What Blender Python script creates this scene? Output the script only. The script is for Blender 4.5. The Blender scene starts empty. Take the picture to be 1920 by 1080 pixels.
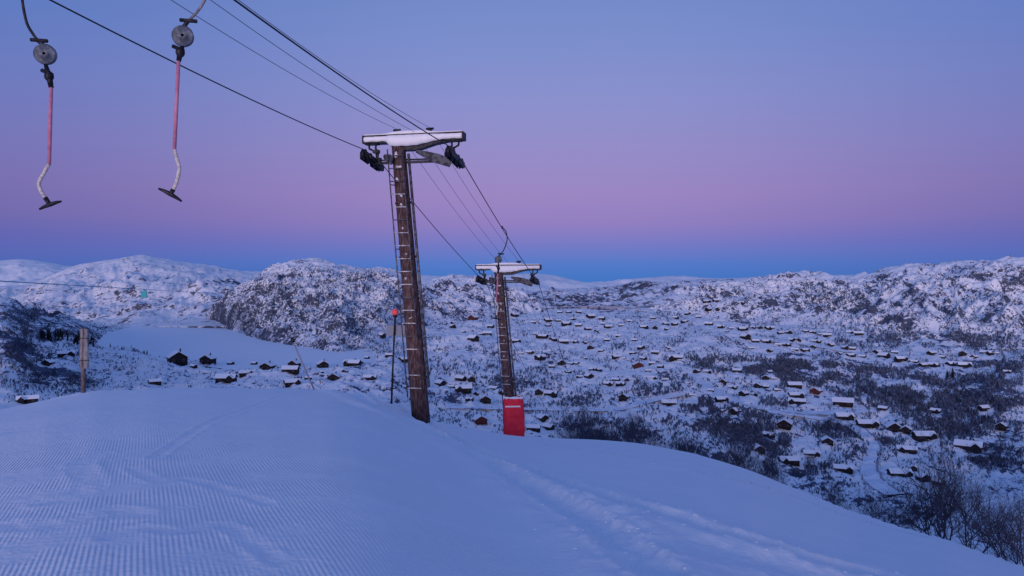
import bpy, math, random
import numpy as np
from mathutils import Vector, Matrix
random.seed(7); rng = np.random.default_rng(11)
scene = bpy.context.scene
C = scene.collection
R = math.radians

# ---------------------------------------------------------------- camera
F = 1400.0            # focal length in pixels of the 1920 wide photograph; eye level at row 540
cam = bpy.data.cameras.new('camera'); cam.lens = 36 * F / 1920; cam.clip_end = 20000; cam.clip_start = .1
co = bpy.data.objects.new('camera', cam); C.objects.link(co)
co.location = (0, 0, 0); co.rotation_euler = (R(90), 0, 0); scene.camera = co

# ---------------------------------------------------------------- sky and light
def lin(c):
    return tuple(((v/255)/12.92 if v/255 <= .04045 else ((v/255+.055)/1.055)**2.4) for v in c) + (1,)
w = bpy.data.worlds.new('World'); scene.world = w; w.use_nodes = True
nt = w.node_tree; N = nt.nodes; L = nt.links; N.clear()
out = N.new('ShaderNodeOutputWorld'); bg = N.new('ShaderNodeBackground'); bg.inputs[1].default_value = 1.0
L.new(bg.outputs[0], out.inputs[0])
tc = N.new('ShaderNodeTexCoord'); sx = N.new('ShaderNodeSeparateXYZ'); L.new(tc.outputs['Generated'], sx.inputs[0])
def ramp(stops, lo, hi):
    m = N.new('ShaderNodeMapRange'); m.inputs[1].default_value = lo; m.inputs[2].default_value = hi
    L.new(sx.outputs[2], m.inputs[0])
    r = N.new('ShaderNodeValToRGB'); L.new(m.outputs[0], r.inputs[0])
    e = r.color_ramp.elements
    while len(e) < len(stops): e.new(.5)
    for i, (p, c) in enumerate(stops):
        e[i].position = (p-lo)/(hi-lo); e[i].color = lin(c)
    return r
mid = ramp([(-.2,(60,80,140)), (-.01,(62,112,194)), (.012,(68,118,196)), (.032,(84,122,200)), (.056,(116,122,197)), (.084,(144,127,193)),
            (.120,(155,134,194)), (.17,(150,140,199)), (.24,(139,145,205)), (.30,(127,143,205)), (.37,(115,139,201)), (1.0,(74,115,189))], -.2, 1.0)
side = ramp([(-.2,(55,70,130)), (-.01,(60,92,166)), (.012,(66,98,174)), (.036,(84,102,180)), (.062,(98,100,176)), (.088,(112,106,172)),
            (.120,(118,110,175)), (.17,(115,117,183)), (.24,(104,121,189)), (.30,(94,121,191)), (.37,(86,118,187)), (1.0,(74,115,189))], -.2, 1.0)
# azimuth weight: pink belt strongest a little right of the view axis
at = N.new('ShaderNodeMath'); at.operation = 'ARCTAN2'; L.new(sx.outputs[0], at.inputs[0]); L.new(sx.outputs[1], at.inputs[1])
sb = N.new('ShaderNodeMath'); sb.operation = 'SUBTRACT'; L.new(at.outputs[0], sb.inputs[0]); sb.inputs[1].default_value = .06
ab = N.new('ShaderNodeMath'); ab.operation = 'ABSOLUTE'; L.new(sb.outputs[0], ab.inputs[0])
mr = N.new('ShaderNodeMapRange'); mr.interpolation_type = 'SMOOTHSTEP'
mr.inputs[1].default_value = .05; mr.inputs[2].default_value = .80; L.new(ab.outputs[0], mr.inputs[0])
mx = N.new('ShaderNodeMix'); mx.data_type = 'RGBA'
L.new(mr.outputs[0], mx.inputs[0]); L.new(mid.outputs[0], mx.inputs[6]); L.new(side.outputs[0], mx.inputs[7])
# afterglow behind the viewer
gl = ramp([(-.2,(150,140,170)), (0,(225,180,175)), (.12,(208,178,195)), (.35,(145,155,208)), (1.0,(76,118,192))], -.2, 1.0)
bk = N.new('ShaderNodeMapRange'); bk.interpolation_type = 'SMOOTHSTEP'
bk.inputs[1].default_value = -.15; bk.inputs[2].default_value = -.85; L.new(sx.outputs[1], bk.inputs[0])
mx2 = N.new('ShaderNodeMix'); mx2.data_type = 'RGBA'
L.new(bk.outputs[0], mx2.inputs[0]); L.new(mx.outputs[2], mx2.inputs[6]); L.new(gl.outputs[0], mx2.inputs[7])
L.new(mx2.outputs[2], bg.inputs[0])

sl = bpy.data.lights.new('afterglow_sun', 'SUN'); sl.energy = 1.6; sl.angle = R(20); sl.color = (1.0, .80, .90)
so = bpy.data.objects.new('afterglow_sun', sl); C.objects.link(so)
so.rotation_euler = (R(84), 0, R(-16))
vs = scene.view_settings; vs.view_transform = 'Standard'; vs.look = 'None'; vs.exposure = 0; vs.gamma = 1; vs.use_curve_mapping = False

# ---------------------------------------------------------------- materials
def newmat(name, col, rough=.8, metal=0):
    m = bpy.data.materials.new(name); m.use_nodes = True
    b = m.node_tree.nodes['Principled BSDF']
    b.inputs['Base Color'].default_value = (*col, 1); b.inputs['Roughness'].default_value = rough
    b.inputs['Metallic'].default_value = metal; b.inputs['Specular IOR Level'].default_value = .25
    return m
def noisy(m, c1, c2, scale=6, detail=5, lo=.4, hi=.6, stretch=(1,1,1), bump=0, bdist=.02):
    n = m.node_tree.nodes; l = m.node_tree.links; b = n['Principled BSDF']
    t = n.new('ShaderNodeTexCoord'); mp = n.new('ShaderNodeMapping'); mp.inputs['Scale'].default_value = stretch
    l.new(t.outputs['Object'], mp.inputs[0])
    nz = n.new('ShaderNodeTexNoise'); nz.inputs['Scale'].default_value = scale; nz.inputs['Detail'].default_value = detail
    l.new(mp.outputs[0], nz.inputs['Vector'])
    r = n.new('ShaderNodeMapRange'); r.inputs[1].default_value = lo; r.inputs[2].default_value = hi; l.new(nz.outputs[0], r.inputs[0])
    x = n.new('ShaderNodeMix'); x.data_type = 'RGBA'; x.inputs[6].default_value = (*c1, 1); x.inputs[7].default_value = (*c2, 1)
    l.new(r.outputs[0], x.inputs[0]); l.new(x.outputs[2], b.inputs['Base Color'])
    if bump:
        bp = n.new('ShaderNodeBump'); bp.inputs['Strength'].default_value = bump; bp.inputs['Distance'].default_value = bdist
        l.new(nz.outputs[0], bp.inputs['Height']); l.new(bp.outputs[0], b.inputs['Normal'])
    return m
M = {}
SNOW = (.80, .82, .86)
M['snow'] = noisy(newmat('fresh_snow', SNOW, .7), (.78,.80,.85), (.84,.86,.89), 3, 6, .3, .7, bump=.3)
M['rust'] = noisy(newmat('rusted_steel', (.1,.05,.04), .75), (.048,.024,.025), (.145,.10,.098), 6, 9, .42, .68, (3,3,.7), .5)
M['frost'] = noisy(newmat('frosted_metal', (.5,.5,.5), .6), (.22,.2,.2), (.66,.66,.68), 14, 5, .35, .6)
M['dark'] = noisy(newmat('dark_greased_metal', (.02,.02,.025), .5, .3), (.012,.012,.018), (.05,.05,.06), 12, 5, .45, .7)
M['steel'] = noisy(newmat('weathered_galvanised_steel', (.09,.09,.11), .55, .3), (.05,.05,.065), (.17,.17,.19), 9, 6, .4, .65)
M['dark2'] = noisy(newmat('frosted_dark_plate', (.06,.06,.07), .6), (.035,.035,.045), (.12,.12,.14), 7, 5)
M['rope'] = newmat('steel_rope', (.02,.02,.028), .5, .3)
M['cable'] = newmat('thin_cable_sheath', (.06,.05,.08), .6)
M['red'] = noisy(newmat('red_padding_cover', (.75,.02,.035), .55), (.88,.03,.06), (.72,.02,.045), 3, 6, .4, .65, bump=.6, bdist=.06)
M['white'] = newmat('white_reflective_tape', (.8,.78,.78), .5)
M['pink'] = noisy(newmat('faded_red_sleeve', (.6,.2,.28), .5), (.46,.17,.27), (.56,.24,.34), 9, 4)
M['cord'] = noisy(newmat('pale_pull_cord', (.5,.46,.44), .8), (.42,.40,.38), (.66,.62,.56), 30, 3)
M['spring'] = noisy(newmat('scuffed_spring_housing', (.13,.15,.18), .55), (.07,.09,.12), (.22,.25,.29), 11, 5, .42, .66)
M['orange'] = newmat('orange_red_ball', (.85,.11,.10), .5)
M['wood'] = noisy(newmat('dark_stained_timber', (.02,.016,.018), .85), (.010,.010,.014), (.026,.022,.028), 2, 6, .4, .65)
M['redwood'] = noisy(newmat('red_painted_timber', (.12,.02,.02), .8), (.07,.018,.02), (.11,.03,.03), 2, 6)
M['trim'] = newmat('pale_window_trim', (.16,.14,.15), .7)
M['glass'] = newmat('dark_window_glass', (.02,.022,.03), .15)
M['bark'] = newmat('bare_birch_bark', (.045,.05,.082), .9)
M['bark2'] = newmat('far_birch_twigs', (.038,.052,.095), .9)
M['needle'] = noisy(newmat('dark_spruce_needles', (.012,.018,.016), .95), (.010,.015,.016), (.03,.034,.034), 1, 3)
M['grey'] = noisy(newmat('weathered_grey_board', (.2,.2,.21), .85), (.15,.15,.17), (.28,.28,.29), 8, 5, stretch=(4,4,.6))
M['board'] = newmat('grey_sign_plate', (.20,.22,.28), .6)
M['teal'] = newmat('turquoise_rope', (.04,.33,.37), .6)  # tint of a reflection, put on solid geometry
M['postwood'] = noisy(newmat('old_grey_timber_post', (.11,.09,.10), .9), (.07,.055,.065), (.18,.15,.15), 8, 5, stretch=(4,4,.5))

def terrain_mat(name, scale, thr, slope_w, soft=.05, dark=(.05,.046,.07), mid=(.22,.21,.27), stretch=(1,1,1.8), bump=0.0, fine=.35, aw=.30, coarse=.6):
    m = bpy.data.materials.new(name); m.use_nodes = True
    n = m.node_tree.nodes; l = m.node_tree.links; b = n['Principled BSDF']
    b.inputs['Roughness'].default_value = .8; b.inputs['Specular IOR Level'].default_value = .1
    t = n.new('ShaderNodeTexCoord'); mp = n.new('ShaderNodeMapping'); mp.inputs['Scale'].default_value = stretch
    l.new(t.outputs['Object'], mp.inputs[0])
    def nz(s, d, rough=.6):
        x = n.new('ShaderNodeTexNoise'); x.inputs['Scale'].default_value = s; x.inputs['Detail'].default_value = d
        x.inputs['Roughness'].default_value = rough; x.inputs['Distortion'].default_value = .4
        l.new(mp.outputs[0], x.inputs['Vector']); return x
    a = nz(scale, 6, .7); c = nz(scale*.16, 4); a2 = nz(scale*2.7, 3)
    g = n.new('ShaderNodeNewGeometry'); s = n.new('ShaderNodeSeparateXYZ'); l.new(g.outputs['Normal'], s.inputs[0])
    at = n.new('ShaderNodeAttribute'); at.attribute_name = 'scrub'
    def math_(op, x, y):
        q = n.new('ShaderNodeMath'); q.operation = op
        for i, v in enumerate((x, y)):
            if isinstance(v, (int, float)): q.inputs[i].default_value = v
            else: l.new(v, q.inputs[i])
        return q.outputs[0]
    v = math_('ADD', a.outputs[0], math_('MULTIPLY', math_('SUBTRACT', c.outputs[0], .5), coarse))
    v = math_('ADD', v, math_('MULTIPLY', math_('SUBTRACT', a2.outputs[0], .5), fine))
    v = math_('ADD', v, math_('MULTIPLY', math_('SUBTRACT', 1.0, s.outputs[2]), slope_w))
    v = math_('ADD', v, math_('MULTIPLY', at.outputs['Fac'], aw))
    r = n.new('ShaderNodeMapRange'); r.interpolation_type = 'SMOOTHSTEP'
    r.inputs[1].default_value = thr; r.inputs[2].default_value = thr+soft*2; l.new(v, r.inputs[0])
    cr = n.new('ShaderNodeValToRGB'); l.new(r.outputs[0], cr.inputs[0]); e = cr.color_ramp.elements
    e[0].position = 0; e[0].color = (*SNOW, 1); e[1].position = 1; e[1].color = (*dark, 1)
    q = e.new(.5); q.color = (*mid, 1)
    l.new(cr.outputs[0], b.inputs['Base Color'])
    if bump:
        bp = n.new('ShaderNodeBump'); bp.inputs['Strength'].default_value = .8; bp.inputs['Distance'].default_value = bump
        l.new(a.outputs[0], bp.inputs['Height']); l.new(bp.outputs[0], b.inputs['Normal'])
    return m
M['frosttwig'] = newmat('frosted_birch_twigs', (.09,.115,.18), .9)
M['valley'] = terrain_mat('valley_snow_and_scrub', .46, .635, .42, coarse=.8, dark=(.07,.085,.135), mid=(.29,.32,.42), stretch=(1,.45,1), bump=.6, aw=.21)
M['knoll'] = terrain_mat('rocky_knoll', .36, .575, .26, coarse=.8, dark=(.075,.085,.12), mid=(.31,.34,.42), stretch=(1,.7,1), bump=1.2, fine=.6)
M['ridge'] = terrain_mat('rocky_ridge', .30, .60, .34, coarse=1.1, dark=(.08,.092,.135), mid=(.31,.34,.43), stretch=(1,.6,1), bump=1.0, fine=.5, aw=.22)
M['mount'] = terrain_mat('snowy_mountain', .10, .625, .5, mid=(.35,.35,.42), dark=(.10,.10,.14), bump=3)
M['plateau'] = terrain_mat('scrubby_plateau', .06, .55, .4, mid=(.35,.34,.40), dark=(.10,.095,.13), bump=2)
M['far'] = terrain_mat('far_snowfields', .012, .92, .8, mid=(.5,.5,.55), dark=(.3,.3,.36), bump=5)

def piste_mat():
    m = bpy.data.materials.new('groomed_snow'); m.use_nodes = True
    n = m.node_tree.nodes; l = m.node_tree.links; b = n['Principled BSDF']
    b.inputs['Roughness'].default_value = .65; b.inputs['Specular IOR Level'].default_value = .15
    t = n.new('ShaderNodeTexCoord')
    def noise(s, d, st=(1,1,1)):
        mp = n.new('ShaderNodeMapping'); mp.inputs['Scale'].default_value = st; l.new(t.outputs['Object'], mp.inputs[0])
        x = n.new('ShaderNodeTexNoise'); x.inputs['Scale'].default_value = s; x.inputs['Detail'].default_value = d
        l.new(mp.outputs[0], x.inputs['Vector']); return x.outputs[0]
    def mt(op, x, y=0.0, z=None):
        q = n.new('ShaderNodeMath'); q.operation = op
        for i, v in enumerate((x, y, z)):
            if v is None: continue
            if isinstance(v, (int, float)): q.inputs[i].default_value = v
            else: l.new(v, q.inputs[i])
        return q.outputs[0]
    s = n.new('ShaderNodeSeparateXYZ'); l.new(t.outputs['Object'], s.inputs[0])
    u = mt('ADD', mt('MULTIPLY', s.outputs[0], .898), mt('MULTIPLY', s.outputs[1], .440))
    u = mt('ADD', u, mt('MULTIPLY', noise(.35, 2), .07))
    wv = mt('SINE', mt('MULTIPLY', u, 2*math.pi/.044))
    big = n.new('ShaderNodeMapRange'); big.interpolation_type = 'SMOOTHSTEP'
    big.inputs[1].default_value = .36; big.inputs[2].default_value = .54; l.new(noise(.9, 4, (1,1,0)), big.inputs[0])
    at = n.new('ShaderNodeAttribute'); at.attribute_name = 'groomed'
    mask = mt('MULTIPLY', big.outputs[0], at.outputs['Fac'])
    h = mt('MULTIPLY', mt('MULTIPLY', wv, .0027), mask)
    h = mt('ADD', h, mt('MULTIPLY', noise(14, 6), .011))
    h = mt('ADD', h, mt('MULTIPLY', noise(3.5, 4), .012))
    bp = n.new('ShaderNodeBump'); bp.inputs['Strength'].default_value = 1; bp.inputs['Distance'].default_value = 1
    l.new(h, bp.inputs['Height']); l.new(bp.outputs[0], b.inputs['Normal'])
    x = n.new('ShaderNodeMix'); x.data_type = 'RGBA'; x.inputs[6].default_value = (.76,.79,.85,1); x.inputs[7].default_value = (.86,.87,.89,1)
    l.new(noise(1.2, 6), x.inputs[0]); l.new(x.outputs[2], b.inputs['Base Color'])
    return m
M['piste'] = piste_mat()

# ---------------------------------------------------------------- object helpers
def tag(o, label=None, cat=None, group=None, kind=None):
    if label: o['label'] = label
    if cat: o['category'] = cat
    if group: o['group'] = group
    if kind: o['kind'] = kind
    return o
def empty(name, loc, rz=0):
    o = bpy.data.objects.new(name, None); C.objects.link(o); o.location = loc; o.rotation_euler = (0, 0, rz)
    o.empty_display_size = .2; return o
def copy_tree(o, parent=None):
    c = o.copy(); C.objects.link(c); c.parent = parent
    for ch in [k for k in bpy.data.objects if k.parent == o]: copy_tree(ch, c)
    return c
class MB:
    def __init__(s): s.v = []; s.f = []; s.m = []
    def add(s, vs, fs, mi=0):
        k = len(s.v); s.v += [tuple(v) for v in vs]; s.f += [tuple(i+k for i in f) for f in fs]; s.m += [mi]*len(fs)
    def box(s, c, d, mi=0, rot=None):
        vs = []
        for z in (-.5, .5):
            for y in (-.5, .5):
                for x in (-.5, .5):
                    p = Vector((x*d[0], y*d[1], z*d[2]))
                    if rot is not None: p = rot @ p
                    vs.append(p+Vector(c))
        s.add(vs, [(0,2,3,1),(4,5,7,6),(0,1,5,4),(2,6,7,3),(0,4,6,2),(1,3,7,5)], mi); return s
    def tube(s, pts, r, n=8, mi=0, cap=True):
        pts = [Vector(p) for p in pts]; rr = r if isinstance(r, (list, tuple)) else [r]*len(pts)
        vs = []; fs = []; prev = None
        for i, p in enumerate(pts):
            d = (pts[min(i+1, len(pts)-1)]-pts[max(i-1, 0)]).normalized()
            if prev is None:
                a = d.orthogonal().normalized()
            else:
                a = (prev-d*prev.dot(d)).normalized()
            prev = a; b = d.cross(a)
            for k in range(n):
                t = 2*math.pi*k/n; vs.append(p+(a*math.cos(t)+b*math.sin(t))*rr[i])
        for i in range(len(pts)-1):
            for k in range(n):
                fs.append((i*n+k, i*n+(k+1) % n, (i+1)*n+(k+1) % n, (i+1)*n+k))
        if cap: fs += [tuple(range(n))[::-1], tuple(range((len(pts)-1)*n, len(pts)*n))]
        s.add(vs, fs, mi); return s
    def prism(s, poly, axis, t, mi=0):      # poly of 2D points extruded along 'y' or 'x' from t0 to t1
        n = len(poly); vs = []
        for q in t:
            for a, b in poly: vs.append((a, q, b) if axis == 'y' else (q, a, b))
        s.add(vs, [tuple(range(n)), tuple(range(n, 2*n))[::-1]]+[(i, i+n, (i+1) % n+n, (i+1) % n) for i in range(n)], mi); return s
    def ball(s, c, r, mi=0, n=12, m=8, sq=(1,1,1)):
        vs = [(c[0], c[1], c[2]+r*sq[2])]; fs = []
        for i in range(1, m):
            for k in range(n):
                a = math.pi*i/m; t = 2*math.pi*k/n
                vs.append((c[0]+r*sq[0]*math.sin(a)*math.cos(t), c[1]+r*sq[1]*math.sin(a)*math.sin(t), c[2]+r*sq[2]*math.cos(a)))
        vs.append((c[0], c[1], c[2]-r*sq[2])); e = len(vs)-1
        for k in range(n):
            fs.append((0, 1+k, 1+(k+1) % n)); fs.append((e, e-n+(k+1) % n, e-n+k))
            for i in range(m-2): fs.append((1+i*n+k, 1+(i+1)*n+k, 1+(i+1)*n+(k+1) % n, 1+i*n+(k+1) % n))
        s.add(vs, fs, mi); return s
    def mesh(s, name, mats, smooth=False):
        me = bpy.data.meshes.new(name); me.from_pydata(s.v, [], s.f)
        for m in (mats if isinstance(mats, (list, tuple)) else [mats]): me.materials.append(M[m])
        me.polygons.foreach_set('material_index', s.m)
        if smooth: me.polygons.foreach_set('use_smooth', [True]*len(s.f))
        me.update(); return me
    def build(s, name, mats, parent=None, smooth=False, bevel=0):
        o = bpy.data.objects.new(name, s.mesh(name, mats, smooth)); C.objects.link(o); o.parent = parent
        if bevel:
            b = o.modifiers.new('bevel', 'BEVEL'); b.width = bevel; b.segments = 2; b.limit_method = 'ANGLE'
        return o
def P(x, y, d): return Vector(((x-960)/F*d, d, (540-y)/F*d))
def spline(pts, n=8):
    p = [Vector(q) for q in pts]; p = [2*p[0]-p[1]]+p+[2*p[-1]-p[-2]]; o = []
    for i in range(1, len(p)-2):
        for k in range(n):
            t = k/n; a, b, c, d = p[i-1:i+3]
            o.append(.5*((2*b)+(c-a)*t+(2*a-5*b+4*c-d)*t*t+(3*b-a-3*c+d)*t**3))
    o.append(p[-2]); return o

# ---------------------------------------------------------------- noise
def _h(ix, iy, seed):
    n = (ix.astype(np.int64)*374761393+iy.astype(np.int64)*668265263+seed*1274126177) & 0xffffffff
    n = ((n ^ (n >> 13))*1274126177) & 0xffffffff
    n = n ^ (n >> 16); return (n & 0xffff)/65535.0
def vn(x, y, seed=0):
    ix = np.floor(x); iy = np.floor(y); fx = x-ix; fy = y-iy
    fx = fx*fx*(3-2*fx); fy = fy*fy*(3-2*fy)
    a = _h(ix, iy, seed); b = _h(ix+1, iy, seed); c = _h(ix, iy+1, seed); d = _h(ix+1, iy+1, seed)
    return (a+(b-a)*fx)*(1-fy)+(c+(d-c)*fx)*fy
def fbm(x, y, seed=0, o=5, g=.5, rid=False):
    s = 0; a = 1; t = 0
    for i in range(o):
        v = vn(x*1.0, y*1.0, seed+i*17)*2-1
        if rid: v = 1-2*np.abs(v)
        s = s+v*a; t += a; a *= g
        x, y = x*1.63+y*1.16+3.1, y*1.63-x*1.16-1.7
    return s/t
def ss(a, b, x):
    t = np.clip((x-a)/(b-a), 0, 1); return t*t*(3-2*t)
def curve(pts):
    xs = np.array([p[0] for p in pts], float); ys = np.array([p[1] for p in pts], float)
    def f(x):        # linear, softened by averaging
        x = np.asarray(x, float); return sum(np.interp(x+o, xs, ys) for o in (-16,-8,0,8,16))/5
    return f

def grid_mesh(name, X, Y, Z, mat, attrs=None):
    r, c = X.shape
    co = np.stack([X, Y, Z], -1).reshape(-1, 3).astype(np.float32)
    i = np.arange(r*c).reshape(r, c)
    q = np.stack([i[:-1,:-1], i[:-1,1:], i[1:,1:], i[1:,:-1]], -1).reshape(-1, 4).astype(np.int32)
    me = bpy.data.meshes.new(name)
    me.vertices.add(len(co)); me.vertices.foreach_set('co', co.ravel())
    me.loops.add(q.size); me.loops.foreach_set('vertex_index', q.ravel())
    me.polygons.add(len(q)); me.polygons.foreach_set('loop_start', np.arange(0, q.size, 4, dtype=np.int32))
    me.polygons.foreach_set('loop_total', np.full(len(q), 4, np.int32))
    me.polygons.foreach_set('use_smooth', np.ones(len(q), bool))
    me.materials.append(M[mat])
    for k, v in (attrs or {}).items():
        a = me.attributes.new(k, 'FLOAT', 'POINT'); a.data.foreach_set('value', v.reshape(-1).astype(np.float32))
    me.update(calc_edges=True); me.validate()
    o = bpy.data.objects.new(name, me); C.objects.link(o); return tag(o, kind='structure')

# ---------------------------------------------------------------- foreground piste
sil = curve([(-400,830),(0,768),(90,750),(180,736),(280,729),(400,727),(520,728),(620,731),(680,745),(730,764),(800,786),(870,803),(950,814),
             (1040,822),(1120,825),(1200,831),(1300,850),(1400,880),(1500,920),(1600,962),(1700,994),(1780,1016),(1850,1042),(1920,1066),(2250,1180)])
crest = curve([(-400,25),(0,28),(200,32),(450,34),(620,34),(730,31),(800,33),(950,41),(1050,43),(1200,40),(1400,33),(1600,27),(1780,21),(1920,18),(2250,15)])
CH = 2.0
def piste_z(x, d):
    D = crest(x); tn = (sil(x)-540)/F; k = CH/D**2; s = tn-2*CH/D
    z1 = -(CH+s*d+k*d*d); z2 = -(tn*D)-(tn+.042)*(d-D)-.0004*(d-D)**2
    b = ss(D*.98, D*1.25, d)
    return np.where(d < D, z1, z1*(1-b)+z2*b) if True else z1
def ground_px(x, y):      # pixel on the piste to a plan point
    ds = np.linspace(3, float(crest(x))*.995, 500); z = piste_z(np.full(500, float(x)), ds)
    yy = 540-z/ds*F; i = int(np.argmin(np.abs(yy-y))); d = ds[i]
    return ((x-960)/F*d, d)
tracks = [  # pixel polyline, half width, depth, roughness
    ([(640,738),(700,765),(780,800),(880,852),(1000,925),(1080,968),(1150,1015),(1230,1078)], .28, .045, .03),
    ([(690,745),(800,800),(900,850),(1000,893),(1130,940),(1260,975),(1400,1015),(1640,1085)], .26, .045, .035),
    ([(1010,832),(1100,846),(1300,884),(1500,936),(1700,1000),(1920,1066),(2000,1090)], .13, .06, .02),
    ([(1040,830),(1180,846),(1350,882),(1550,938),(1750,1006),(1960,1075)], .12, .05, .02),
    ([(560,735),(480,760),(400,790),(330,830),(290,860)], .10, .008, .015),
    ([(0,985),(60,990),(130,985),(200,960),(260,965)], .16, .005, .010),
    ([(90,940),(140,930),(170,905),(150,870),(190,850)], .16, .005, .010),
    ([(200,1010),(260,990),(340,1000),(420,985),(520,1050)], .10, .005, .009),
    ([(250,880),(300,905),(350,900),(450,930),(500,945)], .10, .005, .009),
    ([(1150,1000),(1250,1030),(1380,1040),(1500,1075)], .5, .02, .03),
]
xs = np.arange(-380, 2260, 2.6)
NR = 560
xa = np.broadcast_to(xs, (NR, len(xs))).copy()
Dm = crest(xs); dend = Dm+52
t = np.linspace(0, 1, NR)[:, None]
d0 = 1.2
ts = .84
dd = np.where(t < ts, d0*(Dm*1.08/d0)**(t/ts), Dm*1.08+(dend-Dm*1.08)*((t-ts)/(1-ts)))
X = (xa-960)/F*dd; Y = dd; Z = piste_z(xa, dd)
Z += .035*fbm(X*.35, Y*.35, 3, 3)*ss(2, 8, dd)+.006*fbm(X*2.5, Y*2.5, 5, 3)
groom = 1-ss(.25, .95, (X*.9+.44*Y)-3.0-.35*fbm(X*.5, Y*.5, 9, 3))
groom *= 1-ss(9.5, 15, dd)
trk = np.zeros_like(X)
for pts, hw, dep, rg in tracks:
    g = np.array([ground_px(*p) for p in pts]); best = np.full(X.shape, 1e9)
    gm = np.array([[v.x, v.y] for v in spline([(a, b, 0) for a, b in g], 4)])
    for (ax, ay), (bx, by) in zip(gm[:-1], gm[1:]):
        vx, vy = bx-ax, by-ay; q = np.clip(((X-ax)*vx+(Y-ay)*vy)/(vx*vx+vy*vy+1e-9), 0, 1)
        best = np.minimum(best, np.hypot(X-ax-q*vx, Y-ay-q*vy))
    u = best/hw
    n1 = fbm(X*6, Y*6, 21, 3)
    near = np.exp(-(u/1.3)**4)
    Z += -dep*np.exp(-u*u*2.5)+dep*.9*np.exp(-((u-1.25)/.35)**2)*(1+.8*n1)+near*rg*n1*.9
    if hw == .28 or hw == .26: Z += .075*np.exp(-((u-2.0)/1.1)**2)*(1+.5*fbm(X*1.5, Y*1.5, 77, 3))*ss(.5,1.5,u)
    trk = np.maximum(trk, np.exp(-(u/1.5)**2))
for bx_, by_ in ((-2.83,23.3),(-4.05,24.5),(-16.65,29.0)):
    rr0 = np.hypot(X-bx_, Y-by_); Z += .16*np.exp(-(rr0/1.0)**2)*(1+.5*fbm(X*2, Y*2, 4, 3))-.20*np.exp(-(rr0/.42)**2)
groom *= 1-.9*np.clip(trk, 0, 1)
piste = grid_mesh('ski_slope', X, Y, Z, 'piste', {'groomed': groom})

# ---------------------------------------------------------------- valley
cols = [
 (-400,[(535,640),(568,420),(620,260),(700,170),(770,120),(850,90)]),
 (0,   [(540,640),(568,430),(620,270),(700,175),(770,125),(850,95)]),
 (110, [(595,640),(620,440),(650,330),(700,210),(750,150),(820,110)]),
 (200, [(605,905),(625,690),(650,520),(672,390),(700,280),(740,190),(800,140)]),
 (450, [(605,905),(620,735),(650,535),(688,397),(697,350),(720,290),(740,240),(800,190)]),
 (640, [(605,905),(640,588),(684,405),(694,365),(715,310),(760,240),(800,200)]),
 (720, [(605,700),(630,600),(660,460),(690,375),(715,320),(760,250),(800,205)]),
 (810, [(590,800),(600,760),(650,540),(700,420),(750,325),(790,265),(850,205)]),
 (950, [(575,950),(600,760),(650,560),(700,430),(750,340),(800,270),(850,220)]),
 (1200,[(565,1050),(600,780),(650,570),(700,440),(750,350),(800,285),(850,235)]),
 (1500,[(580,900),(600,800),(620,690),(650,590),(700,470),(750,385),(800,330),(850,285),(900,245),(950,200),(1000,165)]),
 (1800,[(620,700),(640,620),(660,560),(700,460),(750,385),(800,330),(850,290),(900,235),(950,150),(1000,100),(1060,72)]),
 (2300,[(620,600),(640,560),(660,500),(700,400),(750,320),(800,260),(850,215),(900,170),(950,120),(1000,95),(1060,75),(1200,60)])]
cx = np.array([c[0] for c in cols], float)
def dv(x, y):
    x = np.asarray(x, float); y = np.asarray(y, float)
    tab = [np.interp(y, [p[0] for p in c[1]], [math.log(p[1]) for p in c[1]]) for c in cols]
    r = np.zeros(np.broadcast(x, y).shape); i = np.clip(np.searchsorted(cx, x)-1, 0, len(cx)-2)
    t = np.clip((x-cx[i])/(cx[i+1]-cx[i]), 0, 1); t = t*t*(3-2*t)
    for k in range(len(cx)-1):
        r = np.where(i == k, tab[k]*(1-t)+tab[k+1]*t, r)
    return np.exp(r)
vtop = curve([(-400,545),(0,566),(60,583),(130,603),(190,618),(250,610),(400,608),(440,622),(470,636),(560,654),(640,668),(700,650),(740,630),(790,612),
              (850,602),(950,590),(1050,583),(1200,580),(1300,592),(1400,602),(1500,610),(1600,626),(1700,648),(1800,655),(1920,650),(2300,645)])
# where scrub grows thickly: (px, row, rx, ry, weight)
scrub = [(60,600,90,25,1),(170,625,70,16,1),(40,640,70,35,.8),(60,700,110,40,.9),(130,730,60,30,.8),(200,640,60,10,.7),(310,655,70,8,.5),
 (1120,800,60,16,.6),(1190,808,50,14,.5),(1290,850,50,12,.25),(1390,800,60,30,.65),(1330,760,50,20,.7),(1440,830,40,30,.6),(1300,790,70,20,.3),
 (1540,700,100,30,1),(1620,730,70,36,.9),(1720,740,100,38,1),(1840,740,100,44,1),(1880,690,80,24,.9),(1810,640,110,16,.8),(1660,640,80,18,.7),
 (1560,560,60,22,.6),(1620,830,60,22,.8),(1560,800,50,18,.6),(1800,800,100,25,.7),(1870,860,60,20,.6),(1500,880,70,14,.5),(1560,925,60,20,.8),
 (1700,950,90,30,.6),(1250,730,60,20,.3),(1040,700,60,22,.3),(960,720,50,18,.3),(820,750,40,10,.5),(1160,650,50,10,.3),(1350,680,80,14,.4),
 (1200,590,70,10,.6),(1060,750,60,16,.4),(1450,760,50,14,.3),(560,560,130,50,.0),(1400,690,60,20,.5),(1270,705,60,14,.3),(1490,695,60,14,.4),(900,690,90,14,.2),(650,720,50,8,.3)]
clear = [(1560,775,80,12),(1640,850,30,60),(1500,735,20,30),(1350,745,40,16),(1000,768,150,7),(1440,640,80,12),(1230,700,50,14),(1850,1000,60,25)]
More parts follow.
